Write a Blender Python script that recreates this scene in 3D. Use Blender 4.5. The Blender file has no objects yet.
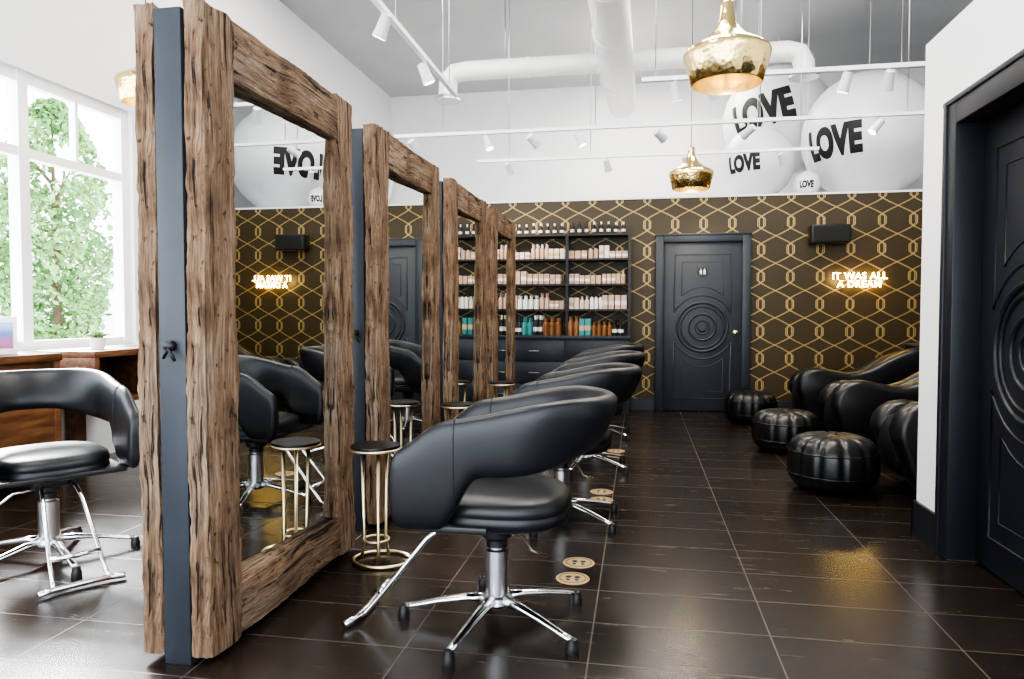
import bpy, bmesh, math, random
from mathutils import Vector, Matrix, noise
random.seed(7)
C=bpy.context; D=bpy.data; S=C.scene
pi=math.pi
# ------------------------------------------------------------ materials
def newmat(n):
    m=D.materials.new(n); m.use_nodes=True
    nt=m.node_tree; b=nt.nodes['Principled BSDF']
    return m,nt,b
def N(nt,t,**k):
    n=nt.nodes.new(t)
    for a,v in k.items(): setattr(n,a,v)
    return n
def M(nt,op,a,b=None,c=None):
    n=nt.nodes.new('ShaderNodeMath'); n.operation=op
    for i,v in enumerate((a,b,c)):
        if v is None: continue
        if isinstance(v,(int,float)): n.inputs[i].default_value=v
        else: nt.links.new(v,n.inputs[i])
    return n.outputs[0]
def ramp(nt,fac,stops):
    r=nt.nodes.new('ShaderNodeValToRGB'); e=r.color_ramp.elements
    while len(e)<len(stops): e.new(.5)
    for x,(p,c) in zip(e,stops): x.position=p; x.color=(*c,1)
    nt.links.new(fac,r.inputs[0]); return r.outputs[0]
def objco(nt,sc=(1,1,1),loc=(0,0,0)):
    t=N(nt,'ShaderNodeTexCoord'); mp=N(nt,'ShaderNodeMapping')
    mp.inputs['Scale'].default_value=sc; mp.inputs['Location'].default_value=loc
    nt.links.new(t.outputs['Object'],mp.inputs['Vector']); return mp.outputs[0]
def noi(nt,vec,s,d=4,r=.55):
    n=N(nt,'ShaderNodeTexNoise'); n.inputs['Scale'].default_value=s
    n.inputs['Detail'].default_value=d; n.inputs['Roughness'].default_value=r
    nt.links.new(vec,n.inputs['Vector']); return n.outputs['Fac']
def bump(nt,b,h,st=.3,dist=.01):
    n=N(nt,'ShaderNodeBump'); n.inputs['Strength'].default_value=st; n.inputs['Distance'].default_value=dist
    nt.links.new(h,n.inputs['Height']); nt.links.new(n.outputs[0],b.inputs['Normal'])
def simple(n,col,rough=.5,metal=0,var=.0,vs=8,bst=0,bs=60,coat=0,emis=None,es=0):
    m,nt,b=newmat(n)
    b.inputs['Base Color'].default_value=(*col,1); b.inputs['Roughness'].default_value=rough; b.inputs['Metallic'].default_value=metal
    co=objco(nt)
    if var>0:
        f=noi(nt,co,vs)
        c=ramp(nt,f,[(.3,tuple(x*(1-var) for x in col)),(.7,tuple(min(1,x*(1+var)) for x in col))])
        nt.links.new(c,b.inputs['Base Color'])
    if bst>0: bump(nt,b,noi(nt,co,bs),bst,.004)
    if coat: b.inputs['Coat Weight'].default_value=coat; b.inputs['Coat Roughness'].default_value=.1
    if emis: b.inputs['Emission Color'].default_value=(*emis,1); b.inputs['Emission Strength'].default_value=es
    return m
white=simple('wall_white_paint',(.80,.80,.81),.75,var=.02,vs=2,bst=.05,bs=120)
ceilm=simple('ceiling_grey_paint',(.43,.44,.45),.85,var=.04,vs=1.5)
ductm=simple('white_duct_metal',(.76,.76,.76),.45,var=.03)
slate=simple('slate_blue_paint',(.028,.034,.044),.45,var=.1,vs=5,bst=.05,bs=40)
slate2=simple('charcoal_door_paint',(.012,.014,.020),.45,var=.1,vs=5,bst=.05,bs=40)
black=simple('black_leather',(.010,.011,.014),.38,var=.2,vs=12,bst=.12,bs=220)
black2=simple('black_leather_glossy',(.008,.008,.009),.33,var=.2,vs=12,bst=.2,bs=90)
chrome=simple('chrome',(.82,.83,.85),.12,1,var=.02)
steel=simple('brushed_steel',(.6,.61,.63),.28,1,var=.05,vs=30)
blackp=simple('black_plastic',(.015,.015,.017),.4,var=.1)
gold=simple('brass_gold',(.80,.66,.36),.25,1,var=.08,vs=20)
brassp=simple('pale_brass',(.80,.68,.44),.3,1,var=.08,vs=20)
balloonm=simple('balloon_white_latex',(.68,.69,.72),.35,var=.02)
ink=simple('black_ink',(.01,.01,.01),.6,var=.1)
whitepl=simple('white_plastic',(.85,.85,.85),.4,var=.02)
winf=simple('window_frame_white',(.85,.85,.85),.5,var=.02)
blackframe=simple('black_shelf_metal',(.02,.02,.022),.5,var=.1)
neonm=simple('neon_tube',(1,.8,.3),.4,emis=(1,.68,.20),es=13)
bulbm=simple('bulb_warm',(1,.9,.7),.4,emis=(1,.85,.6),es=10)
ledm=simple('lamp_face',(1,.95,.9),.4,emis=(1,.93,.85),es=6)
headm=simple('track_head_grey',(.62,.62,.62),.4,var=.02)
vinyl=simple('gold_vinyl',(.46,.33,.18),.45,.3,var=.1)
def hammered():
    m,nt,b=newmat('hammered_brass')
    b.inputs['Base Color'].default_value=(.80,.62,.29,1); b.inputs['Metallic'].default_value=1; b.inputs['Roughness'].default_value=.22
    v=N(nt,'ShaderNodeTexVoronoi'); v.inputs['Scale'].default_value=38
    nt.links.new(objco(nt),v.inputs['Vector']); bump(nt,b,v.outputs['Distance'],.22,.01); return m
hamm=hammered()
def mirrorm():
    m,nt,b=newmat('mirror_silver')
    b.inputs['Metallic'].default_value=1; b.inputs['Roughness'].default_value=.0
    c=ramp(nt,noi(nt,objco(nt),1.5),[(.3,(.80,.83,.83)),(.7,(.83,.86,.86))]); nt.links.new(c,b.inputs['Base Color']); return m
mirr=mirrorm()
def oldwood():
    m,nt,b=newmat('reclaimed_barn_wood')
    warp=N(nt,'ShaderNodeTexNoise'); warp.inputs['Scale'].default_value=2.2
    base=objco(nt); nt.links.new(base,warp.inputs['Vector'])
    va=N(nt,'ShaderNodeVectorMath',operation='MULTIPLY_ADD'); nt.links.new(warp.outputs['Color'],va.inputs[0]); va.inputs[1].default_value=(.07,.07,.0); nt.links.new(base,va.inputs[2])
    def sc(s):
        mp=N(nt,'ShaderNodeMapping'); mp.inputs['Scale'].default_value=s; nt.links.new(va.outputs[0],mp.inputs['Vector']); return mp.outputs[0]
    g=noi(nt,sc((30,30,1.6)),1.4,9,.7); g2=noi(nt,sc((95,95,5)),1.5,6,.75); blot=noi(nt,sc((4,4,2.2)),1.5,4,.6); cr=noi(nt,sc((30,30,1.0)),1.2,4,.55)
    pit=noi(nt,sc((22,22,14)),1.6,3,.5)
    f=M(nt,'ADD',M(nt,'MULTIPLY',g,.5),M(nt,'MULTIPLY',g2,.5))
    col=ramp(nt,f,[(.36,(.085,.050,.030)),(.46,(.215,.140,.092)),(.55,(.36,.26,.18)),(.66,(.55,.45,.35))])
    mx=N(nt,'ShaderNodeMixRGB',blend_type='MULTIPLY'); mx.inputs[0].default_value=.9
    nt.links.new(col,mx.inputs[1]); nt.links.new(ramp(nt,blot,[(.35,(.50,.40,.32)),(.5,(1.0,.88,.76)),(.65,(1.15,1.16,1.18))]),mx.inputs[2])
    mx2=N(nt,'ShaderNodeMixRGB',blend_type='MULTIPLY'); mx2.inputs[0].default_value=1
    nt.links.new(mx.outputs[0],mx2.inputs[1])
    crk=ramp(nt,cr,[(.375,(.09,.068,.05)),(.41,(1,1,1))]); nt.links.new(crk,mx2.inputs[2])
    mx3=N(nt,'ShaderNodeMixRGB',blend_type='MULTIPLY'); mx3.inputs[0].default_value=.8
    pk=ramp(nt,pit,[(.31,(.2,.15,.1)),(.37,(1,1,1))]); nt.links.new(mx2.outputs[0],mx3.inputs[1]); nt.links.new(pk,mx3.inputs[2])
    nt.links.new(mx3.outputs[0],b.inputs['Base Color']); b.inputs['Roughness'].default_value=.9
    h=M(nt,'ADD',M(nt,'ADD',g,M(nt,'MULTIPLY',g2,.8)),M(nt,'ADD',M(nt,'MULTIPLY',crk,.7),M(nt,'MULTIPLY',pk,.35)))
    bump(nt,b,h,1.0,.026); return m
wood=oldwood()
def smoothwood():
    m,nt,b=newmat('walnut_wood')
    co=objco(nt,(14,2,14)); f=noi(nt,co,1.5,6,.6)
    nt.links.new(ramp(nt,f,[(.3,(.07,.028,.013)),(.5,(.15,.065,.03)),(.7,(.24,.12,.055))]),b.inputs['Base Color'])
    b.inputs['Roughness'].default_value=.4; return m
walnut=smoothwood()
def floorm():
    m,nt,b=newmat('dark_porcelain_tile')
    co=objco(nt,(1,1,1),(-.489+.66*20,.2+20*.33,0))
    br=N(nt,'ShaderNodeTexBrick'); br.offset=0; br.offset_frequency=1; br.squash=1; nt.links.new(co,br.inputs['Vector'])
    br.inputs['Scale'].default_value=1; br.inputs['Brick Width'].default_value=.66; br.inputs['Row Height'].default_value=.33
    br.inputs['Mortar Size'].default_value=.003; br.inputs['Mortar Smooth'].default_value=.1; br.inputs['Bias'].default_value=0
    br.inputs['Color1'].default_value=(.019,.0135,.0108,1); br.inputs['Color2'].default_value=(.027,.0200,.0162,1); br.inputs['Mortar'].default_value=(.085,.070,.058,1)
    n1=noi(nt,objco(nt,(1,6,1)),3,6,.6); mx=N(nt,'ShaderNodeMixRGB',blend_type='MULTIPLY'); mx.inputs[0].default_value=.5
    nt.links.new(br.outputs['Color'],mx.inputs[1]); nt.links.new(ramp(nt,n1,[(.3,(.65,.65,.65)),(.7,(1.25,1.2,1.15))]),mx.inputs[2])
    nt.links.new(mx.outputs[0],b.inputs['Base Color'])
    nt.links.new(M(nt,'ADD',M(nt,'MULTIPLY',n1,.16),M(nt,'ADD',M(nt,'MULTIPLY',br.outputs['Fac'],.3),.17)),b.inputs['Roughness'])
    b.inputs['IOR'].default_value=1.5
    bump(nt,b,M(nt,'SUBTRACT',M(nt,'MULTIPLY',n1,.09),br.outputs['Fac']),.22,.004); return m
floormat=floorm()
def wallpaper():
    m,nt,b=newmat('trellis_wallpaper')
    t=N(nt,'ShaderNodeTexCoord'); sp=N(nt,'ShaderNodeSeparateXYZ'); nt.links.new(t.outputs['Object'],sp.inputs[0])
    x=M(nt,'ADD',sp.outputs[0],sp.outputs[1]); z=sp.outputs[2]
    W=.34; P=.66
    tri=M(nt,'DIVIDE',M(nt,'PINGPONG',z,P/2),P/2)
    c=M(nt,'MAXIMUM',M(nt,'MINIMUM',M(nt,'MULTIPLY',M(nt,'SUBTRACT',tri,.5),2.7),1),-1)
    c=M(nt,'MULTIPLY',c,M(nt,'SUBTRACT',1.22,M(nt,'MULTIPLY',M(nt,'MULTIPLY',c,c),.22)))
    g=M(nt,'MULTIPLY',c,W*.60)
    outs=[]
    for sgn in (1,-1):
        xx=M(nt,'ADD',x,M(nt,'MULTIPLY',g,sgn))
        d=M(nt,'MULTIPLY',M(nt,'ABSOLUTE',M(nt,'SUBTRACT',M(nt,'FRACT',M(nt,'ADD',M(nt,'DIVIDE',xx,W),40)),.5)),W)
        l=M(nt,'LESS_THAN',M(nt,'ABSOLUTE',M(nt,'SUBTRACT',d,.0085)),.0042)
        outs.append(l)
    f=M(nt,'MAXIMUM',outs[0],outs[1])
    mx=N(nt,'ShaderNodeMixRGB'); nt.links.new(f,mx.inputs[0])
    mx.inputs[1].default_value=(.050,.034,.013,1); mx.inputs[2].default_value=(.56,.42,.18,1)
    nt.links.new(mx.outputs[0],b.inputs['Base Color']); nt.links.new(M(nt,'MULTIPLY',f,.35),b.inputs['Metallic'])
    b.inputs['Roughness'].default_value=.5; return m
paper=wallpaper()
def leafm(c1,c2):
    m,nt,b=newmat('tree_leaves')
    nt.links.new(ramp(nt,noi(nt,objco(nt),2.5,4),[(.3,c1),(.7,c2)]),b.inputs['Base Color']); b.inputs['Roughness'].default_value=.6; return m
leaf=leafm((.05,.14,.035),(.22,.38,.13))
bark=simple('tree_bark',(.12,.08,.05),.9,var=.3,vs=10,bst=.5,bs=30)
ground=simple('outdoor_pavement',(.6,.6,.6),.9,var=.1,vs=2)
outb=simple('outdoor_building_render',(.72,.72,.72),.9,var=.05,vs=2)

# ------------------------------------------------------------ mesh helpers
def link(o,parent=None):
    C.collection.objects.link(o)
    if parent: o.parent=parent
    return o
def empty(name,loc=(0,0,0),rz=0):
    e=D.objects.new(name,None); e.location=loc; e.rotation_euler=(0,0,rz); e.empty_display_size=.1; return link(e)
def fin(name,bm,mats,parent=None,smooth=True,loc=(0,0,0),rot=(0,0,0),auto=None):
    bmesh.ops.recalc_face_normals(bm,faces=bm.faces)
    me=D.meshes.new(name); bm.to_mesh(me); bm.free()
    if not isinstance(mats,(list,tuple)): mats=[mats]
    for m in mats: me.materials.append(m)
    if smooth:
        me.polygons.foreach_set('use_smooth',[True]*len(me.polygons))
        if auto is not None:
            try: me.set_sharp_from_angle(angle=math.radians(auto))
            except Exception: pass
    o=D.objects.new(name,me); o.location=loc; o.rotation_euler=rot
    return link(o,parent)
def add_box(bm,lo,hi,mi=0,bev=0):
    r=bmesh.ops.create_cube(bm,size=1); vs=r['verts']
    for v in vs:
        v.co=Vector([(lo[i]+hi[i])/2+v.co[i]*(hi[i]-lo[i]) for i in range(3)])
    fs=set(f for v in vs for f in v.link_faces)
    for f in fs: f.material_index=mi
    if bev:
        es=list(set(e for v in vs for e in v.link_edges))
        r=bmesh.ops.bevel(bm,geom=es,offset=bev,segments=2,affect='EDGES',profile=.5)
        for f in r['faces']: f.material_index=mi
def box(name,lo,hi,mat,parent=None,bev=0):
    c=[(lo[i]+hi[i])/2 for i in range(3)]
    bm=bmesh.new(); add_box(bm,[lo[i]-c[i] for i in range(3)],[hi[i]-c[i] for i in range(3)],0,bev)
    return fin(name,bm,mat,parent,bool(bev),c,auto=35)
def wallbox(name,lo,hi,mat):
    bm=bmesh.new(); add_box(bm,lo,hi); return fin(name,bm,mat,None,False)
def add_tube(bm,pts,r,seg=10,closed=False,mi=0,cap=True):
    pts=[Vector(p) for p in pts]; n=len(pts); rs=r if isinstance(r,(list,tuple)) else [r]*n
    tan=[]
    for i in range(n):
        a=pts[(i-1)%n] if (closed or i>0) else pts[i]; b=pts[(i+1)%n] if (closed or i<n-1) else pts[i]
        tan.append((b-a).normalized())
    up=Vector((0,0,1)) if abs(tan[0].z)<.9 else Vector((1,0,0))
    nrm=tan[0].cross(up).normalized(); rings=[]
    for i in range(n):
        nrm=(nrm-tan[i]*nrm.dot(tan[i])).normalized(); bn=tan[i].cross(nrm)
        rings.append([bm.verts.new(pts[i]+(nrm*math.cos(2*pi*k/seg)+bn*math.sin(2*pi*k/seg))*rs[i]) for k in range(seg)])
    for i in range(n if closed else n-1):
        a=rings[i]; b=rings[(i+1)%n]
        for k in range(seg):
            f=bm.faces.new((a[k],a[(k+1)%seg],b[(k+1)%seg],b[k])); f.material_index=mi
    if cap and not closed:
        for rr in (rings[0],rings[-1]):
            f=bm.faces.new(rr); f.material_index=mi
def tube(name,pts,r,mat,parent=None,seg=10,closed=False):
    bm=bmesh.new(); add_tube(bm,pts,r,seg,closed); return fin(name,bm,mat,parent,auto=50)
def add_lathe(bm,prof,seg=32,mi=0,c=(0,0,0)):
    rings=[]
    for (r,z) in prof:
        if r<1e-5: rings.append([bm.verts.new((c[0],c[1],c[2]+z))])
        else: rings.append([bm.verts.new((c[0]+r*math.cos(2*pi*k/seg),c[1]+r*math.sin(2*pi*k/seg),c[2]+z)) for k in range(seg)])
    for a,b in zip(rings,rings[1:]):
        for k in range(seg):
            k2=(k+1)%seg
            if len(a)==1 and len(b)==1: continue
            if len(a)==1: f=bm.faces.new((a[0],b[k2],b[k]))
            elif len(b)==1: f=bm.faces.new((a[k],a[k2],b[0]))
            else: f=bm.faces.new((a[k],a[k2],b[k2],b[k]))
            f.material_index=mi
def lathe(name,prof,mat,parent=None,seg=32,loc=(0,0,0),auto=40,rot=(0,0,0)):
    bm=bmesh.new(); add_lathe(bm,prof,seg); return fin(name,bm,mat,parent,True,loc,rot,auto)
def sm(a,b,x):
    t=max(0,min(1,(x-a)/(b-a))); return t*t*(3-2*t)

# ------------------------------------------------------------ room shell
H=5.15; XL=-4.5; XR=4.7; YB=12.6; D0=9.1; HL=2.64; XW=1.493
def plane_floor():
    bm=bmesh.new(); add_box(bm,(XL-.2,-2.2,-.1),(XR+.2,YB+.2,0)); return fin('floor',bm,floormat,None,False)
plane_floor()
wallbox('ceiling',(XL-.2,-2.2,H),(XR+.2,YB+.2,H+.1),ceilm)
wallbox('wall_back_upper',(XL,YB,0),(XR,YB+.15,H),white)
wallbox('wall_right_upper',(XR,-2.2,0),(XR+.15,YB+.15,H),white)
bm=bmesh.new(); add_box(bm,(XL,D0,0),(XR,YB,HL-.01)); fin('wall_back',bm,paper,None,False)
wallbox('trim_1',(XL,D0-.012,HL-.012),(XR,YB,HL+.012),white)
bm=bmesh.new(); add_box(bm,(3.75,4.2,0),(XR,D0,HL)); fin('wall_right_bay',bm,paper,None,False)
dy0,dy1,dh=2.86,3.79,2.13
bm=bmesh.new()
add_box(bm,(XW,dy1,0),(XR,4.2,HL)); add_box(bm,(XW,-2.2,0),(XR,dy0,HL)); add_box(bm,(XW,dy0,dh),(XR,dy1,HL)); add_box(bm,(XW+.25,dy0,0),(XR,dy1,dh))
fin('wall_right',bm,white,None,False)
bm=bmesh.new(); add_box(bm,(XW-.018,3.90,0),(XW,4.215,.19)); add_box(bm,(XW-.018,4.2,0),(3.75,4.218,.19)); add_box(bm,(XW-.018,-2.2,0),(XW,dy0-.13,.19))
fin('baseboard_right',bm,slate2,None,False)
bm=bmesh.new(); add_box(bm,(-.10,D0-.02,0),(.19,D0,.14)); add_box(bm,(1.31,D0-.02,0),(3.75,D0,.14)); fin('baseboard_back',bm,slate,None,False)
WZ0,WZ1,WY1=.93,3.02,5.78
bm=bmesh.new()
add_box(bm,(XL-.2,-2.2,0),(XL,WY1,WZ0)); add_box(bm,(XL-.2,-2.2,WZ1),(XL,WY1,H)); add_box(bm,(XL-.2,WY1,0),(XL,YB+.15,H))
fin('wall_left',bm,white,None,False)
bm=bmesh.new()
y=WY1
while y>-2.2:
    add_box(bm,(XL-.14,y-.09,WZ0),(XL-.04,y,WZ1)); y-=1.07
for z,h in ((WZ0,.07),(WZ1-.09,.09),(2.38,.07)):
    add_box(bm,(XL-.13,-2.2,z),(XL-.05,WY1,z+h))
add_box(bm,(XL-.04,-2.2,WZ0-.04),(XL+.08,WY1+.03,WZ0))
y=WY1-.535
while y>-2.2:
    add_box(bm,(XL-.12,y-.055,2.38),(XL-.06,y-.025,WZ1)); y-=1.07
fin('window_1',bm,winf,None,False)
bm=bmesh.new(); add_box(bm,(XL,-2.2,3.6),(XW,-2.05,H)); 
for x in (-4.4,-2.9,-1.4,.1,1.4): add_box(bm,(x-.04,-2.2,0),(x+.04,-2.1,3.6))
fin('window_2',bm,winf,None,False)

# ------------------------------------------------------------ doors
def door(name,loc,rz,W=.93,Hh=2.08,trim=.10,knob=1,sign=True,rec=0.0,mat=None):
    mat=mat or slate
    e=empty(name,loc,rz)
    box('slab',(-W/2,0,0.01),(W/2,.045,Hh),mat,e,.003)
    bm=bmesh.new(); f=-.035-rec
    add_box(bm,(-W/2-trim,f,0),(-W/2,.05,Hh+trim),0,.006); add_box(bm,(W/2,f,0),(W/2+trim,.05,Hh+trim),0,.006)
    add_box(bm,(-W/2,f,Hh),(W/2,.05,Hh+trim),0,.006)
    add_box(bm,(-W/2-trim-.008,f-.008,Hh+trim-.02),(W/2+trim+.008,.05,Hh+trim+.005),0,.004)
    if rec:
        for s in (-1,1): add_box(bm,(s*(W/2+trim-.020)-.018,f-.010,0),(s*(W/2+trim-.020)+.018,f+.01,Hh+trim),0,.005)
    fin('casing',bm,mat,e,True,auto=35)
    zc=1.04; bm=bmesh.new()
    for r,t in ((.30,.016),(.255,.011),(.16,.013),(.085,.010)):
        add_tube(bm,[(r*math.cos(a*2*pi/48),-.002,zc+r*math.sin(a*2*pi/48)) for a in range(48)],t,8,True)
    hw=W/2-.13
    for s in (1,-1):
        zt=Hh-.15 if s==1 else .16
        a0=math.acos(min(1,hw/.37)) if hw<.37 else 0
        pts=[(-hw,.002,zt),(hw,.002,zt)]
        for k in range(17):
            a=a0+(pi-2*a0)*k/16; pts.append((.37*math.cos(a),.002,zc+s*(.37*math.sin(a)+.02)))
        add_tube(bm,pts,.010,8,True)
        zt2=zt-s*.09; pts=[(-hw+.09,.002,zt2),(hw-.09,.002,zt2)]
        for k in range(13):
            a=math.radians(48)+(pi-2*math.radians(48))*k/12; pts.append((.43*math.cos(a)*(hw-.09)/(.43*math.cos(math.radians(48))),.002,zc+s*(.43*math.sin(a)+.06)))
        add_tube(bm,pts,.007,8,True)
    fin('carved_moulding',bm,mat,e)
    lathe('disc_boss',[(0,.012),(.05,.010),(.06,0)],mat,e,loc=(0,0,zc),rot=(pi/2,0,0))
    if knob:
        kx=knob*(W/2-.07)
        lathe('knob',[(0,.06),(.022,.055),(.028,.04),(.018,.025),(.01,.02),(.01,.006),(.028,.004),(.028,0)],gold,e,20,(kx,0,.98),rot=(pi/2,0,0))
    if sign:
        lathe('restroom_sign_plate',[(0,.006),(.06,.006),(.062,0)],blackp,e,28,(0,-.002,1.72),rot=(pi/2,0,0))
        bm=bmesh.new()
        for sx in (-.022,.022):
            add_box(bm,(sx-.012,-.014,1.68),(sx+.012,-.009,1.735)); add_lathe(bm,[(0,-.01),(.01,0),(0,.01)],12,0,(sx,-.011,1.75))
        fin('restroom_sign_figures',bm,whitepl,e)
    return e
door('door_1',(.75,D0-.05,0),0,knob=1)
door('door_2',(XW+.12,(dy0+dy1)/2,0),-pi/2,W=.92,Hh=2.12,trim=.125,knob=0,sign=False,rec=.095,mat=slate2)

# ------------------------------------------------------------ mirror stations
def beam(name,L,w,d,parent,loc,rot,seed):
    bm=bmesh.new(); n=int(L/.014); m=7; rings=[]
    off=Vector((seed*7.3,seed*3.1,seed*5.7))
    for i in range(n+1):
        z=-L/2+L*i/n; ring=[]
        per=[]
        for k in range(m): per.append((-1+2*k/m,-1))
        for k in range(m): per.append((1,-1+2*k/m))
        for k in range(m): per.append((1-2*k/m,1))
        for k in range(m): per.append((-1,1-2*k/m))
        for (a,b) in per:
            x=a*w/2; y=b*d/2; p=Vector((x*9,y*9,z*2.1))+off
            q=Vector((x*55,y*55,z*4.5))+off; q2=Vector((x*45,y*45,z*17))+off
            amt=noise.noise(p)*.008+noise.noise(q)*.006+noise.noise(q2)*.0026
            corner=1 if (abs(a)>.95 and abs(b)>.95) else 0
            amt-=corner*(.004+max(0,noise.noise(Vector((a*3,b*3,z*3.2))+off)-.03)*.038+max(0,noise.noise(Vector((a*5,b*5,z*33))+off))*.008)
            dr=Vector((a if abs(a)>.95 else 0,b if abs(b)>.95 else 0,0)).normalized()
            ring.append(bm.verts.new(Vector((x,y,z+(noise.noise(q)*.010 if i in(0,n) else 0)))+dr*amt))
        rings.append(ring)
    K=4*m
    for a,b in zip(rings,rings[1:]):
        for k in range(K): bm.faces.new((a[k],a[(k+1)%K],b[(k+1)%K],b[k]))
    bm.faces.new(rings[0]); bm.faces.new(rings[-1])
    return fin(name,bm,wood,parent,True,loc,rot,auto=32)
FT=2.25; FW=1.25
def station(y0,seed):
    e=empty('mirror_station',(-1.56,y0+FW/2,0))
    hw=FW/2
    box('core_panel',(-.05,-hw-.0,0),(.05,hw,FT-.02),slate,e,.004)
    for side,xc,tag in ((1,.092,'front'),(-1,-.092,'rear')):
        d=.084
        tw=.19
        beam('post_near_'+tag,FT-.03,tw,d,e,(xc,-hw+tw/2,.03+(FT-.03)/2),(0,0,pi/2),seed)
        beam('post_far_'+tag,FT-.03,tw,d,e,(xc,hw-tw/2,.03+(FT-.03)/2),(0,0,pi/2),seed+1.3)
        for nm,zz,hh,sd in (('rail_top_',FT-.105,.21,2.1),('rail_bottom_',.125,.19,3.7)):
            o=beam(nm+tag,FW-2*tw+.01,hh,d-.006,e,(xc,0,zz),(0,0,0),seed+sd)
            o.rotation_mode='QUATERNION'; o.rotation_quaternion=Matrix(((0,1,0),(0,0,1),(1,0,0))).to_quaternion()
        bm=bmesh.new(); add_box(bm,(-.002,-(FW/2-.15),-(FT/2-.17)),(.002,FW/2-.15,FT/2-.17))
        fin('mirror_'+tag,bm,mirr,e,False,(side*.074,0,FT/2+.01),(0,math.radians(.35) if side==1 else 0,math.radians(-1.9) if side==1 else 0))
    bm=bmesh.new(); add_tube(bm,[(0,-hw,1.1),(0,-hw-.025,1.1)],.018,12); add_tube(bm,[(-.02,-hw-.02,1.06),(.01,-hw-.035,1.09),(.03,-hw-.03,1.05)],.006,8)
    fin('cable_hook',bm,blackp,e)
    return e
for i,y in enumerate((2.18,3.77,5.37,6.96)): station(y,i*11.7+1)

# ------------------------------------------------------------ salon chair (faces +X local)
def chair(loc,rz,name='salon_chair'):
    e=empty(name,(loc[0],loc[1],0),rz)
    bm=bmesh.new(); seg=40; UP=.018
    def sup(a,rx,ry,p=2.7):
        c,s=math.cos(a),math.sin(a)
        return (math.copysign(abs(c)**(2/p),c)*rx,math.copysign(abs(s)**(2/p),s)*ry)
    prof=[(.0,.402),(.60,.402),(.90,.406),(.985,.420),(1.0,.44),(.99,.456),(.98,.460),(.99,.464),(.995,.480),(.97,.502),(.88,.518),(.6,.526),(0,.530)]
    rings=[]
    for (f,z) in prof:
        z+=UP
        if f==0: rings.append([bm.verts.new((-.02,0,z))]); continue
        rings.append([bm.verts.new((-.02+sup(2*pi*k/seg,.272*f,.262*f)[0],sup(2*pi*k/seg,.272*f,.262*f)[1],z)) for k in range(seg)])
    for a,b in zip(rings,rings[1:]):
        for k in range(seg):
            k2=(k+1)%seg
            if len(a)==1: bm.faces.new((a[0],b[k2],b[k]))
            elif len(b)==1: bm.faces.new((a[k],a[k2],b[0]))
            else: bm.faces.new((a[k],a[k2],b[k2],b[k]))
    fin('seat',bm,black,e)
    path=[]; w=.305
    x=.295
    while x>-.08: path.append((x,-w)); x-=.03
    ns=len(path); m=26
    for k in range(m+1):
        a=-pi/2-pi*k/m
        path.append((-.09+.31*math.cos(a),w*math.sin(a)))
    tail=[(p[0],w) for p in path[:ns]][::-1]
    P=[Vector(p) for p in path]+[Vector(t) for t in tail if t[0]>-.07]
    acc=[0]
    for a,b in zip(P,P[1:]): acc.append(acc[-1]+(b-a).length)
    T=acc[-1]; bm=bmesh.new(); rings=[]; K=18; n=len(P)
    def station_ring(i,shr):
        t=acc[i]; u=min(t,T-t)
        a=P[max(0,i-1)]; b=P[min(n-1,i+1)]; tg=(b-a).normalized()
        out=Vector((tg.y,-tg.x))
        if out.dot(P[i]-Vector((-.05,0)))<0: out=-out
        zb=UP+.425+.195*sm(.15,.29,u)+.060*sm(.35,.8,u)
        zt=UP+.70+.12*sm(-.04,.18,u)+.080*sm(.12,.65,u)
        zc=(zb+zt)/2; hh=(zt-zb)/2*shr; th=(.036+.006*sm(.3,.7,u))*(.35+.65*shr)
        lean=math.radians(3+22*sm(.35,.80,u))
        ring=[]
        for k in range(K):
            an=2*pi*k/K; c,s=math.cos(an),math.sin(an)
            q=math.copysign(abs(c)**.75,c)*th; v=math.copysign(abs(s)**.62,s)*hh
            o=q*math.cos(lean)+ (v)*math.sin(lean) ; zz=zc-q*math.sin(lean)+v*math.cos(lean)
            ring.append((P[i].x+out.x*o,P[i].y+out.y*o,zz,tg))
        return ring
    def addring(i,shr,push):
        r=station_ring(i,shr); return [bm.verts.new((p[0]+p[3].x*push,p[1]+p[3].y*push,p[2])) for p in r]
    rings.append(addring(0,.45,-.030)); rings.append(addring(0,.75,-.024)); rings.append(addring(0,.93,-.010))
    for i in range(n): rings.append(addring(i,1,0))
    rings.append(addring(n-1,.93,.010)); rings.append(addring(n-1,.75,.024)); rings.append(addring(n-1,.45,.030))
    for a,b in zip(rings,rings[1:]):
        for k in range(K): bm.faces.new((a[k],a[(k+1)%K],b[(k+1)%K],b[k]))
    bm.faces.new(rings[0]); bm.faces.new(rings[-1])
    o=fin('wraparound_back_and_arms',bm,black,e)
    sb=o.modifiers.new('s','SUBSURF'); sb.levels=1; sb.render_levels=1
    bm=bmesh.new()
    for i in (7,n-8):
        r=station_ring(i,1.004); add_tube(bm,[(p[0],p[1],p[2]) for p in r],.0022,6,True)
    fin('seams',bm,blackp,e)
    box('arm_bracket',(-.02,-.285,.412+UP),(.25,.285,.436+UP),blackp,e,.005)
    bm=bmesh.new(); add_box(bm,(-.12,-.09,.362+UP),(.14,.09,.404+UP),0,.01); fin('tilt_mechanism',bm,blackp,e,auto=35)
    lathe('column_cover',[(.0,.39),(.064,.39),(.060,.345),(.042,.33),(.042,.305),(0,.305)],blackp,e,28)
    lathe('pump_column',[(0,.315),(.034,.315),(.034,.295),(.046,.29),(.046,.115),(.060,.108),(.064,.085),(.047,.07),(0,.07)],steel,e,32)
    bm=bmesh.new(); add_tube(bm,[(0,-.05,.355),(-.02,-.14,.345),(-.07,-.20,.28),(-.10,-.235,.21),(-.16,-.25,.19)],.007,8); fin('pump_lever',bm,chrome,e)
    bm=bmesh.new(); tips=[]; RB=.375
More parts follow.
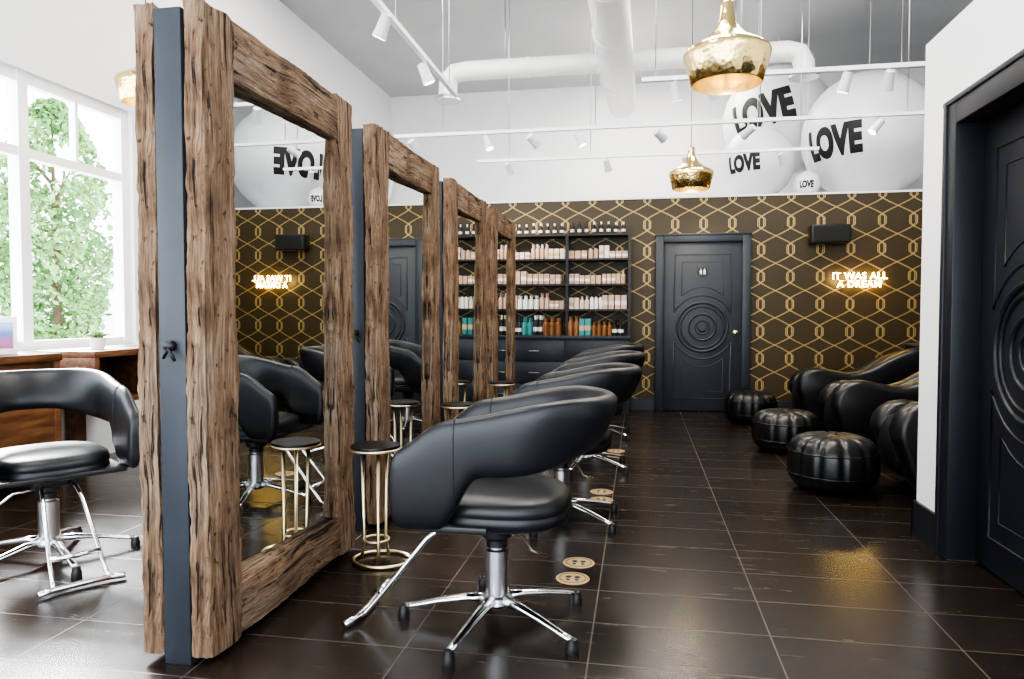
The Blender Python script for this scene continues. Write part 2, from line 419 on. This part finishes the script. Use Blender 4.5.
    for k in range(5):
        a=math.radians(3+72*k); dx,dy=math.cos(a),math.sin(a)
        pts=[(.03*dx,.03*dy,.100),(.12*dx,.12*dy,.094),(.23*dx,.23*dy,.076),(.335*dx,.335*dy,.052),(RB*dx,RB*dy,.045)]
        hwv=[.027,.023,.019,.016,.015]; hh=[.018,.016,.013,.011,.010]; rs=[]
        for p,wv,h in zip(pts,hwv,hh):
            rg=[]
            for q in range(10):
                an=2*pi*q/10; c,s=math.cos(an),math.sin(an)
                rg.append(bm.verts.new((p[0]-dy*c*wv,p[1]+dx*c*wv,p[2]+s*h)))
            rs.append(rg)
        for A,B in zip(rs,rs[1:]):
            for q in range(10): bm.faces.new((A[q],A[(q+1)%10],B[(q+1)%10],B[q]))
        bm.faces.new(rs[0]); bm.faces.new(rs[-1]); tips.append((RB*dx,RB*dy))
    fin('star_base',bm,chrome,e)
    bm=bmesh.new()
    for tx,ty in tips: add_lathe(bm,[(0,0),(.022,0),(.024,.018),(.019,.032),(.017,.050),(0,.056)],18,0,(tx,ty,0))
    fin('base_glides',bm,blackp,e,auto=40)
    bm=bmesh.new()
    for s in (-1,1):
        add_tube(bm,[(.10,s*.05,.400),(.20,s*.07,.385),(.26,s*.08,.34),(.44,s*.10,.115),(.50,s*.105,.045),(.535,s*.11,.022)],.0095,10)
    add_tube(bm,[(.56,-.17,.020),(.54,-.11,.020),(.535,0,.020),(.54,.11,.020),(.56,.17,.020)],.013,10)
    add_tube(bm,[(.44,-.10,.125),(.455,0,.125),(.44,.10,.125)],.012,10)
    fin('footrest',bm,chrome,e)
    return e
chair((-.545,2.71),pi)
chair((-.45,4.16),pi-.04)
chair((-.42,5.62),pi+.03)
chair((-.42,7.06),pi-.02)
chair((-2.86,3.03),-math.radians(34))
chair((-2.65,4.85),-math.radians(10))

# ------------------------------------------------------------ drink tables
def drink(x,y):
    e=empty('drink_table',(x,y,0))
    lathe('black_glass_top',[(0,.572),(.118,.572),(.12,.566),(.118,.56),(0,.56)],black2,e,40)
    bm=bmesh.new()
    add_tube(bm,[(.118*math.cos(a*2*pi/40),.118*math.sin(a*2*pi/40),.553) for a in range(40)],.007,8,True)
    add_tube(bm,[(.03+.14*math.cos(a*2*pi/40),.12*math.sin(a*2*pi/40),.012) for a in range(40)],.009,8,True)
    for a in (60,180,300):
        r=math.radians(a); add_tube(bm,[(.07*math.cos(r),.07*math.sin(r),.555),(.06*math.cos(r),.06*math.sin(r),.10),(.075*math.cos(r),.08*math.sin(r),.015)],.009,8)
    add_tube(bm,[(.062*math.cos(a*2*pi/32),.062*math.sin(a*2*pi/32),.11) for a in range(32)],.006,8,True)
    fin('brass_frame',bm,brassp,e); return e
for y in (3.28,4.9,6.5): drink(-1.26,y)

# ------------------------------------------------------------ floor markers
def marker(x,y):
    e=empty('floor_sticker',(x,y,0))
    lathe('gold_disc',[(0,.003),(.075,.003),(.077,0.0005)],vinyl,e,40)
    bm=bmesh.new()
    for s in (-1,1):
        add_lathe(bm,[(0,.0045),(.013,.0042),(.014,.003)],16,0,(s*.02,.012,0)); add_lathe(bm,[(0,.0045),(.009,.0042),(.010,.003)],16,0,(s*.02,-.022,0))
    add_tube(bm,[(.06*math.cos(a*2*pi/36),.06*math.sin(a*2*pi/36),.0028) for a in range(36)],.002,6,True)
    fin('footprints',bm,ink,e)
for p in ((-.295,3.22),(-.285,3.43),(-.24,4.63),(-.25,4.84),(-.2,6.1),(-.2,6.31)): marker(*p)

# ------------------------------------------------------------ poufs
def pouf(x,y,R=.31,h=.42):
    e=empty('leather_pouf',(x,y,0)); bm=bmesh.new(); seg=96; nv=22; rings=[]; ns=12
    for j in range(nv+1):
        v=-1+2*j/nv; an=v*pi/2
        rr=math.cos(an)**.42 if abs(v)<1 else 0; zz=.5*h+.5*h*math.copysign(abs(math.sin(an))**.75,math.sin(an))
        if rr<1e-4 or abs(v)>=1: rings.append([bm.verts.new((0,0,zz))]); continue
        ring=[]
        for k in range(seg):
            th=2*pi*k/seg; cr=abs(math.sin(ns*th/2)); pf=1-.055*(1-min(1,cr*1.6))**1.5
            dz=-.010*(1-min(1,cr*1.6))*(1 if zz>h*.6 else 0)
            ring.append(bm.verts.new((R*rr*pf*math.cos(th),R*rr*pf*math.sin(th),zz+dz)))
        rings.append(ring)
    for a,b in zip(rings,rings[1:]):
        for k in range(seg):
            k2=(k+1)%seg
            if len(a)==1: bm.faces.new((a[0],b[k2],b[k]))
            elif len(b)==1: bm.faces.new((a[k],a[k2],b[0]))
            else: bm.faces.new((a[k],a[k2],b[k2],b[k]))
    fin('stitched_body',bm,black2,e)
    bm=bmesh.new()
    for hz,rf in ((.71*h,1.0),(.31*h,.995)):
        pts=[]
        for k in range(72):
            th=2*pi*k/72; cr=abs(math.sin(ns*th/2)); pf=1-.055*(1-min(1,cr*1.6))**1.5
            pts.append((R*rf*pf*math.cos(th)*.99,R*rf*pf*math.sin(th)*.99,hz))
        add_tube(bm,pts,.006,6,True)
    add_lathe(bm,[(0,h+.006),(.03,h+.004),(.035,h-.004)],20)
    fin('seam_piping',bm,black2,e)
pouf(1.31,5.20,.295,.38); pouf(1.27,6.60,.285,.36); pouf(1.21,8.22,.28,.35)

# ------------------------------------------------------------ shampoo loungers (face -X)
def lounger(x,y):
    e=empty('shampoo_lounge_chair',(x,y,0))
    top=[(0.02,.30),(-.02,.42),(.0,.54),(.08,.62),(.20,.645),(.34,.62),(.50,.60),(.66,.64),(.82,.73),(.98,.81),(1.12,.86),(1.22,.85),(1.28,.78)]
    bot=[(1.24,.55),(1.15,.35),(1.05,.18),(.95,.06),(.6,.04),(.25,.04),(.12,.08),(.06,.18)]
    prof=top+bot
    def cat(P,sub=4):
        out=[]; n=len(P)
        for i in range(n):
            p0,p1,p2,p3=[Vector(P[(i+j-1)%n]) for j in range(4)]
            for s in range(sub):
                t=s/sub
                out.append(.5*((2*p1)+(p2-p0)*t+(2*p0-5*p1+4*p2-p3)*t*t+(3*p1-p0-3*p2+p3)*t**3))
        return out
    pr=cat(prof)
    cen=Vector((.62,.38))
    for s in (-1,1):
        bm=bmesh.new(); rings=[]
        T=.105
        for q,(off,ins) in enumerate(((-T,.055),(-T*.93,.03),(-T*.75,.010),(-T*.4,.001),(0,-.003),(T*.4,.001),(T*.75,.010),(T*.93,.03),(T,.055))):
            ring=[]
            for i,p in enumerate(pr):
                a=pr[i-1]; b=pr[(i+1)%len(pr)]; tg=(b-a).normalized(); nn=Vector((-tg.y,tg.x))
                if nn.dot(p-cen)<0: nn=-nn
                low=0 if s<0 else .05*sm(.3,.5,p.y)
                v=p-nn*ins; ring.append(bm.verts.new((v.x+(.03 if s>0 else 0),s*.255+off,v.y-low)))
            rings.append(ring)
        K=len(pr)
        for A,B in zip(rings,rings[1:]):
            for k in range(K): bm.faces.new((A[k],A[(k+1)%K],B[(k+1)%K],B[k]))
        bm.faces.new(rings[0]); bm.faces.new(rings[-1])
        fin('side_arm_%s'%('near' if s<0 else 'far'),bm,black2,e,auto=60)
    sp=[(.06,.12),(.045,.30),(.06,.45),(.15,.51),(.32,.49),(.50,.46),(.66,.50),(.82,.60),(.98,.70),(1.10,.77),(1.18,.79)]
    bm=bmesh.new(); L=[bm.verts.new((a,-.20,b)) for a,b in sp]; R=[bm.verts.new((a,.20,b)) for a,b in sp]
    for i in range(len(sp)-1): bm.faces.new((L[i],L[i+1],R[i+1],R[i]))
    o=fin('seat_cushion',bm,black,e); so=o.modifiers.new('t','SOLIDIFY'); so.thickness=.10; so.offset=0
    sb=o.modifiers.new('s','SUBSURF'); sb.levels=2; sb.render_levels=2
    bm=bmesh.new(); bmesh.ops.create_uvsphere(bm,u_segments=28,v_segments=14,radius=1)
    for v in bm.verts:
        if v.co.z>0: v.co=Vector((v.co.x*.82,v.co.y*.82,-v.co.z*.8+.0))
        v.co=Vector((1.36+v.co.x*.25,v.co.y*.24,.90+v.co.z*.17))
    fin('wash_basin',bm,blackp,e)
    bm=bmesh.new(); add_box(bm,(1.30,-.12,0),(1.52,.12,.76),0,.02); fin('basin_pedestal',bm,blackp,e,auto=35)
    bm=bmesh.new(); add_tube(bm,[(1.56,0,.90),(1.56,0,1.03),(1.52,0,1.06),(1.44,0,1.03)],.012,10); fin('basin_faucet',bm,chrome,e)
for y in (5.22,6.72,8.12): lounger(1.63,y)

# ------------------------------------------------------------ product display
e=empty('product_display_cabinet',(0,0,0))
x0,x1=-2.40,-.13; yf=D0-.52
bm=bmesh.new()
add_box(bm,(x0,yf+.02,.08),(x1,D0-.01,.90)); add_box(bm,(x0,yf+.07,0),(x1,D0-.02,.08))
fin('carcass',bm,slate,e,False)
bm=bmesh.new(); add_box(bm,(x0-.02,yf-.015,.90),(x1+.02,D0-.01,.94),0,.004); fin('countertop',bm,slate,e,auto=35)
bm=bmesh.new(); hb=bmesh.new(); nb=3; bw=(x1-x0)/nb
for i in range(nb):
    a=x0+i*bw
    for (z0,z1) in ((.10,.35),(.36,.62),(.63,.88)):
        add_box(bm,(a+.01,yf,z0),(a+bw-.01,yf+.022,z1),0,.004)
        add_tube(hb,[(a+bw/2-.06,yf,(z0+z1)/2),(a+bw/2-.06,yf-.025,(z0+z1)/2),(a+bw/2+.06,yf-.025,(z0+z1)/2),(a+bw/2+.06,yf,(z0+z1)/2)],.005,6)
fin('drawers',bm,slate,e,auto=35); fin('handles',hb,steel,e)
bm=bmesh.new(); zs=[1.25,1.56,1.87,2.17]
for i in range(nb+1):
    a=x0+i*bw
    for yy in (D0-.30,D0-.03): add_box(bm,(a-.018,yy-.018,.94),(a+.018,yy+.018,2.19))
for z in zs: add_box(bm,(x0,D0-.32,z-.012),(x1,D0-.015,z+.012))
fin('open_shelving',bm,blackframe,e,False)
pm=[simple('bottle_black',(.015,.015,.018),.3,var=.1),simple('bottle_tan',(.52,.35,.25),.5,var=.1),simple('bottle_cream',(.68,.58,.48),.45,var=.05),
    simple('bottle_teal',(.03,.22,.22),.3,var=.1),simple('bottle_amber',(.22,.10,.04),.3,var=.1),simple('bottle_white',(.76,.74,.71),.4,var=.02),simple('bottle_pink',(.52,.36,.29),.5,var=.1)]
def items(bm,xa,xb,z,ydep,sets,rnd,hs=(.12,.2),boxp=.3,ws=(.022,.036),gap=.008):
    x=xa+.03
    while x<xb-.03:
        run=rnd.randint(2,4); w=rnd.uniform(*ws); h=rnd.uniform(*hs); mi=rnd.choice(sets); bx=rnd.random()<boxp; cp=rnd.choice((0,5,mi))
        for q in range(run):
            if x>xb-.03: break
            for yy in ydep:
                if bx: add_box(bm,(x-w*.92,yy-w*.8,z),(x+w*.92,yy+w*.8,z+h*.85),mi); add_box(bm,(x-w*.93,yy-w*.81,z+h*.25),(x+w*.93,yy+w*.81,z+h*.5),rnd.choice((2,1,5)))
                else:
                    add_lathe(bm,[(0,0),(w,0),(w,h*.68),(w*.4,h*.78),(w*.4,h*.82)],12,mi,(x,yy,z))
                    add_lathe(bm,[(w*.45,h*.80),(w*.45,h),(0,h)],10,cp,(x,yy,z))
                    if mi==0: add_lathe(bm,[(w*1.02,h*.2),(w*1.02,h*.42)],12,5,(x,yy,z))
            x+=w*2+gap
bm=bmesh.new(); rn=random.Random(5)
for i in range(nb):
    a=x0+i*bw+.02; b=a+bw-.04
    items(bm,a,b,zs[3]+.013,(D0-.18,),[0],rn,(.13,.16),0,(.024,.026),.04)
    items(bm,a,b,zs[2]+.013,(D0-.24,D0-.13),[1,6,2,1],rn,(.10,.20),.5)
    items(bm,a,b,zs[1]+.013,(D0-.24,D0-.13),[1,6,2,1],rn,(.12,.19),.7)
    items(bm,a,b,zs[0]+.013,(D0-.24,D0-.13),[2,5,1,6],rn,(.12,.20),.2)
    items(bm,a,b,.941,(D0-.40,D0-.24,D0-.13),[0,3,4,5,0,4,3],rn,(.16,.25),.05)
fin('product_bottles',bm,pm,e,True,auto=40)

e=empty('wall_speaker',(2.19,D0,0))
bm=bmesh.new(); add_box(bm,(-.22,-.20,2.03),(.22,-.04,2.25),0,.02); fin('speaker_cabinet',bm,blackp,e,auto=35)
bm=bmesh.new(); add_box(bm,(-.20,-.208,2.05),(.20,-.2,2.23),0,.003); add_box(bm,(-.05,-.05,2.08),(.05,0,2.2)); fin('grille_and_bracket',bm,ink,e,False)

# ------------------------------------------------------------ text helper
def textmesh(body,size,off=0.0,spacing=1.0,depth=0):
    cu=D.curves.new('txt','FONT'); cu.body=body; cu.size=size; cu.offset=off; cu.align_x='CENTER'; cu.align_y='CENTER'; cu.space_character=spacing; cu.extrude=depth
    cu.space_line=.85
    o=D.objects.new('txt',cu); C.collection.objects.link(o); C.view_layer.update()
    dg=C.evaluated_depsgraph_get(); me=D.meshes.new_from_object(o.evaluated_get(dg)); D.objects.remove(o); return me
e=empty('neon_sign',(2.54,D0-.07,1.60))
me=textmesh('IT WAS ALL\nA DREAM',.112,.001,1.05,.006); me.materials.clear(); me.materials.append(neonm)
o=D.objects.new('neon_lettering',me); o.rotation_euler=(pi/2,0,0); link(o,e)
bm=bmesh.new()
for sx in (-.22,0,.22): add_tube(bm,[(sx,.005,0),(sx,.07,0)],.006,8)
add_tube(bm,[(-.23,.01,-.005),(.23,.01,-.005)],.004,8)
fin('neon_standoffs',bm,gold,e)
for sx in (-.24,-.08,.08,.24):
    l=D.lights.new('neon_glow','POINT'); l.energy=1.0; l.color=(1,.70,.26); l.shadow_soft_size=.006; l.specular_factor=.2
    lo=D.objects.new('neon_glow',l); lo.location=(sx,-.035,0); link(lo,e)
# ------------------------------------------------------------ balloons
def balloon(x,y,z,R,psi,lat0,wr,roll=0,cable=True):
    e=empty('love_balloon',(x,y,z)); e.rotation_euler=(0,0,math.radians(-psi))
    bm=bmesh.new(); bmesh.ops.create_uvsphere(bm,u_segments=64,v_segments=40,radius=R)
    for v in bm.verts:
        if v.co.z<-R*.8: v.co.z-=R*.05*((-v.co.z-R*.8)/(R*.2))
    fin('balloon_skin',bm,balloonm,e)
    me=textmesh('LOVE',1,.062,1.02); bm=bmesh.new(); bm.from_mesh(me)
    xs=[v.co.x for v in bm.verts]; ys=[v.co.y for v in bm.verts]; w=max(xs)-min(xs); cx=(max(xs)+min(xs))/2; cy=(max(ys)+min(ys))/2
    s=wr*R/w
    for v in bm.verts: v.co=Vector(((v.co.x-cx)*s,(v.co.y-cy)*s*1.6,0))
    for a in range(-14,15):
        for ax in (0,1):
            co=Vector((0,0,0)); co[ax]=a*wr*R/20; no=Vector((0,0,0)); no[ax]=1
            bmesh.ops.bisect_plane(bm,geom=list(bm.verts)+list(bm.edges)+list(bm.faces),plane_co=co,plane_no=no)
    cr,sr=math.cos(roll),math.sin(roll)
    for v in bm.verts:
        px=v.co.x*cr-v.co.y*sr; py=v.co.x*sr+v.co.y*cr
        lon=px/R; lat=lat0+py/R
        v.co=Vector((math.sin(lon)*math.cos(lat),-math.cos(lon)*math.cos(lat),math.sin(lat)))*R*1.004
    fin('love_print',bm,ink,e)
    if cable: tube('hanging_line',[(0,0,R),(0,0,H-z)],.003,whitepl,e,6)
balloon(2.85,9.86,3.46,.80,47,-.20,.92,.03)
balloon(1.93,10.9,3.97,.76,27,-.02,1.15,.22)
balloon(1.46,9.62,3.115,.455,30,-.12,.90,.05)
balloon(2.02,9.42,2.81,.155,12,-.15,1.1,0)
balloon(2.55,11.6,3.45,.75,-20,.3,.8,0)

# ------------------------------------------------------------ pendants
def pendant(x,y,zb=2.43):
    e=empty('brass_pendant_lamp',(x,y,zb))
    pr=[(.180,0),(.188,.004),(.208,.08),(.224,.135),(.230,.160),(.222,.180),(.175,.210),(.115,.245),(.072,.285),(.047,.33),(.036,.38),(.034,.43),(.028,.44),(0,.445)]
    pin=[(.180,0),(.181,.006),(.200,.08),(.214,.135),(.218,.158),(.20,.178),(.15,.205),(.10,.235),(0,.25)]
    lathe('hammered_shade',pr,hamm,e,56,auto=60); lathe('inner_reflector',pin,gold,e,56,auto=60)
    bm=bmesh.new(); bmesh.ops.create_uvsphere(bm,u_segments=16,v_segments=10,radius=.04); fin('bulb',bm,bulbm,e,loc=(0,0,.10))
    lathe('lamp_socket',[(0,.25),(.022,.25),(.022,.13),(0,.13)],blackp,e,16)
    tube('suspension_cord',[(0,0,.44),(0,0,H-zb)],.004,blackp,e,6)
    l=D.lights.new('pl','POINT'); l.energy=12; l.color=(1,.86,.66); l.shadow_soft_size=.05
    lo=D.objects.new('pendant_light',l); lo.location=(0,0,.03); link(lo,e)
pendant(.45,4.04,2.44); pendant(.51,7.66,2.49); pendant(-3.83,5.1,2.86)

# ------------------------------------------------------------ tracks & spots
def track(name,p0,p1,heads,aim,drops):
    e=empty(name,(0,0,0)); p0=Vector(p0); p1=Vector(p1); d=(p1-p0)
    bm=bmesh.new()
    n=d.normalized(); sdv=n.cross(Vector((0,0,1)))*.017
    rr=[]
    for p in (p0,p1): rr.append([bm.verts.new(p+sdv*a+Vector((0,0,b*.016))) for a,b in ((-1,-1),(1,-1),(1,1),(-1,1))])
    for k in range(4): bm.faces.new((rr[0][k],rr[0][(k+1)%4],rr[1][(k+1)%4],rr[1][k]))
    bm.faces.new(rr[0]); bm.faces.new(rr[1]); fin('track_rail',bm,whitepl,e,False)
    bm=bmesh.new()
    for t in drops: p=p0+d*t; add_tube(bm,[p,(p.x,p.y,H)],.004,6)
    fin('suspension_rods',bm,steel,e)
    bm=bmesh.new()
    for i,t in enumerate(heads):
        p=p0+d*t; a=(Vector(aim[i%len(aim)])-p).normalized(); c=p+Vector((0,0,-.10))
        add_tube(bm,[p,p+Vector((0,0,-.06)),c-a*.03],.010,8)
        b0=c-a*.07; add_tube(bm,[b0,c-a*.065,c+a*.02,c+a*.07],[.022,.034,.038,.045],18)
        add_tube(bm,[c+a*.0701,c+a*.0715],.038,18,mi=1)
        if i%2==0:
            l=D.lights.new('sp','SPOT'); l.energy=45; l.color=(1,.86,.68); l.spot_size=math.radians(62); l.spot_blend=.8; l.shadow_soft_size=.05
            lo=D.objects.new('spot_beam',l); lo.location=c+a*.085; lo.rotation_euler=a.to_track_quat('-Z','Y').to_euler(); link(lo,e)
    fin('spot_heads',bm,[headm,ledm],e,auto=50)
track('track_light',(0,5.65,3.0),(2.1,5.65,3.0),(.12,.25,.70,.84),[(.8,6.5,0),(1.8,7.5,.3)],(.05,.35,.88))
track('track_light',(-2.46,7.0,3.0),(2.6,7.0,3.0),(.04,.19,.28,.37,.52,.68,.9),[(-1.2,9,1.5),(-.4,6.5,0),(.7,9,1.3),(.8,7,0),(2,9.1,1.8)],(.1,.4,.7,.95))
track('track_light',(-1.5,2.9,3.0),(-1.5,5.7,3.0),(.1,.42,.72),[(-.6,3.5,.4),(-2.8,4.5,.4),(-.5,5.5,.4)],(.1,.5,.95))
track('track_light',(-1.9,8.3,3.0),(1.9,8.3,3.0),(.1,.4,.63,.9),[(-1.2,9.1,1.7),(0,9.1,1.5),(1,9.1,1.5),(2.2,9.1,1.6)],(.1,.35,.95))

# ------------------------------------------------------------ ducts
e=empty('ventilation_duct',(0,0,0))
bm=bmesh.new(); add_tube(bm,[(-.34,4.6,4.3),(-.32,7.5,4.3),(-.28,10.8,4.3)],.205,36)
for y in (5.6,6.8,8.0,9.6): add_tube(bm,[(-.33,y-.02,4.3),(-.33,y+.02,4.3)],.212,36)
fin('main_duct',bm,ductm,e,auto=40)
bm=bmesh.new(); add_tube(bm,[(-2.45,9.0,4.0),(-2.44,9.0,4.2),(-2.36,9.0,4.28),(-2.2,9.0,4.3),(1.7,9.0,4.3),(1.82,9.0,4.27),(1.88,9.0,4.15),(1.88,9.0,4.05)],.12,28)
for x in (-1.4,-.7,.6,1.2): add_tube(bm,[(x-.015,9,4.3),(x+.015,9,4.3)],.127,28)
fin('branch_duct',bm,ductm,e,auto=40)
bm=bmesh.new(); add_lathe(bm,[(.12,0),(.17,-.05),(.17,-.07),(0,-.05)],24,0,(-2.45,9,4.0)); add_lathe(bm,[(.12,0),(.17,-.05),(.17,-.07),(0,-.05)],24,0,(1.88,9,4.05)); fin('air_diffusers',bm,steel,e,auto=40)
bm=bmesh.new()
for p in ((-.33,6.2),(-.32,8.6),(-1.7,9.0),(1.1,9.0)): add_tube(bm,[(p[0],p[1],4.4),(p[0],p[1],H)],.006,6)
fin('duct_hangers',bm,steel,e)

# ------------------------------------------------------------ left side furniture
e=empty('reception_counter',(-4.15,3.55,0))
bm=bmesh.new(); add_box(bm,(-.24,-.72,.89),(.26,.72,.94),0,.005); add_box(bm,(-.24,-.72,0),(.24,-.67,.89),0,.004); add_box(bm,(-.24,.67,0),(.24,.72,.89),0,.004); add_box(bm,(.20,-.67,.15),(.23,.67,.89),0,.003)
add_box(bm,(-.22,-.67,.5),(.2,.67,.53))
fin('walnut_body',bm,walnut,e,auto=35)
e=empty('console_table',(-4.18,4.98,0))
bm=bmesh.new(); add_box(bm,(-.24,-.36,.88),(.24,.36,.93),0,.004); add_box(bm,(-.24,-.36,.55),(.24,-.31,.88),0,.004); add_box(bm,(-.24,.31,.55),(.24,.36,.88),0,.004); add_box(bm,(-.24,-.31,.55),(-.2,.31,.88),0,.003); add_box(bm,(-.24,-.36,.52),(.24,.36,.55),0,.003)
add_box(bm,(-.3,-.05,.0),(-.2,.05,.55),0,.003)
fin('walnut_body',bm,walnut,e,auto=35)
e=empty('tabletop_poster_frame',(-4.12,4.0,.94)); e.rotation_euler=(0,0,math.radians(-48)+pi/2)
def posterm():
    m,nt,b=newmat('poster_print')
    t=N(nt,'ShaderNodeTexCoord'); sp=N(nt,'ShaderNodeSeparateXYZ'); nt.links.new(t.outputs['Object'],sp.inputs[0])
    f=M(nt,'ADD',M(nt,'MULTIPLY',sp.outputs[2],4),M(nt,'MULTIPLY',noi(nt,objco(nt),14),.3))
    nt.links.new(ramp(nt,f,[(.1,(.05,.06,.2)),(.4,(.45,.12,.25)),(.7,(.12,.2,.5)),(.95,(.4,.5,.8))]),b.inputs['Base Color']); return m
bm=bmesh.new(); add_box(bm,(-.10,-.012,0),(.10,.012,.25),0,.003); fin('frame',bm,whitepl,e,auto=35)
bm=bmesh.new(); add_box(bm,(-.078,-.0145,.04),(.078,-.0122,.21)); fin('print',bm,posterm(),e,False)
e=empty('potted_succulent',(-4.15,4.9,.93))
lathe('pot',[(0,0),(.045,0),(.06,.09),(.052,.09),(.045,.07),(0,.07)],whitepl,e,24)
bm=bmesh.new()
for k in range(26):
    a=k*2.4; r=.02+.03*(k/26); t=.5+.5*k/26
    add_tube(bm,[(0,0,.07),(r*math.cos(a),r*math.sin(a),.11),(2*r*t*math.cos(a),2*r*t*math.sin(a),.15-.04*k/26)],[.008,.010,.001],6)
fin('leaves',bm,leaf,e)

# ------------------------------------------------------------ outside
bm=bmesh.new(); add_box(bm,(-40,-20,-.25),(XL-.2,40,-.12)); fin('outdoor_ground',bm,ground,None,False)
def tree(x,y,h,R,seed,nl=7000):
    e=empty('street_tree',(x,y,-.12)); rd=random.Random(seed)
    bm=bmesh.new(); add_tube(bm,[(0,0,0),(.03,0,h*.3),(-.03,.03,h*.6),(0,0,h*.9)],[.08,.06,.04,.015],10)
    for k in range(8):
        a=k*2.4; z=h*(.3+.06*k); add_tube(bm,[(0,0,z),(R*.4*math.cos(a),R*.4*math.sin(a),z+.4),(R*.75*math.cos(a),R*.75*math.sin(a),z+.8)],[.03,.02,.006],6)
    fin('trunk',bm,bark,e)
    bm=bmesh.new()
    for k in range(nl):
        zt=rd.random(); rr=R*(math.sin(pi*min(.97,zt*.9+.08)))**.6*(rd.random()**.4)
        a=rd.random()*2*pi; lump=1+.25*noise.noise(Vector((math.cos(a)*2,math.sin(a)*2,zt*7)))
        p=Vector((rr*math.cos(a)*lump,rr*math.sin(a)*lump,h*.14+zt*h*.86))
        if noise.noise(p*1.6+Vector((seed,0,0)))<-.18: continue
        s=rd.uniform(.04,.085); ax=Vector((rd.gauss(0,1),rd.gauss(0,1),rd.gauss(0,1))).normalized(); bx=ax.orthogonal().normalized()
        v=[bm.verts.new(p+ax*s),bm.verts.new(p+bx*s*.5),bm.verts.new(p-ax*s),bm.verts.new(p-bx*s*.5)]; bm.faces.new(v)
    me=D.meshes.new('foliage'); bm.to_mesh(me); bm.free(); me.materials.append(leaf); o=D.objects.new('foliage',me); link(o,e)
tree(-9.3,10.1,4.7,.88,1,9000); tree(-9.6,9.0,3.6,.5,2,2500)
box('outdoor_building',(-34,12,-.2),(-28,44,5.0),outb)

# ------------------------------------------------------------ lights, world
w=D.worlds.new('w'); S.world=w; w.use_nodes=True; bg=w.node_tree.nodes['Background']
bg.inputs[0].default_value=(.86,.93,1,1); bg.inputs[1].default_value=6.5
s=D.lights.new('sun','SUN'); s.energy=26; s.angle=math.radians(22); s.color=(.97,.98,1)
so=D.objects.new('sun',s); so.rotation_euler=Vector((.78,-.55,-.60)).normalized().to_track_quat('-Z','Y').to_euler(); link(so)
for i,(x,y,pw) in enumerate(((-2.2,1.5,110),(-.2,4.5,130),(1.5,6.8,130),(-2.5,7,120),(0,10.6,120))):  # fill lights added under the ceiling to brighten the room, not actual panels
    l=D.lights.new('added_ceiling_fill','AREA'); l.shape='SQUARE'; l.size=1.6; l.energy=pw; l.color=(1,.94,.86)
    lo=D.objects.new('added_ceiling_fill',l); lo.location=(x,y,H-.05); link(lo)

# ------------------------------------------------------------ camera
cam=D.cameras.new('camera'); co=D.objects.new('camera',cam); link(co); S.camera=co
cam.sensor_width=36; cam.lens=715/1024*36; cam.clip_end=200
co.location=(0,0,1.21); co.rotation_euler=(math.radians(90-2.1),0,math.radians(10.15))
S.view_settings.view_transform='AgX'
try: S.view_settings.look='AgX - High Contrast'
except Exception: pass
S.view_settings.exposure=0.08
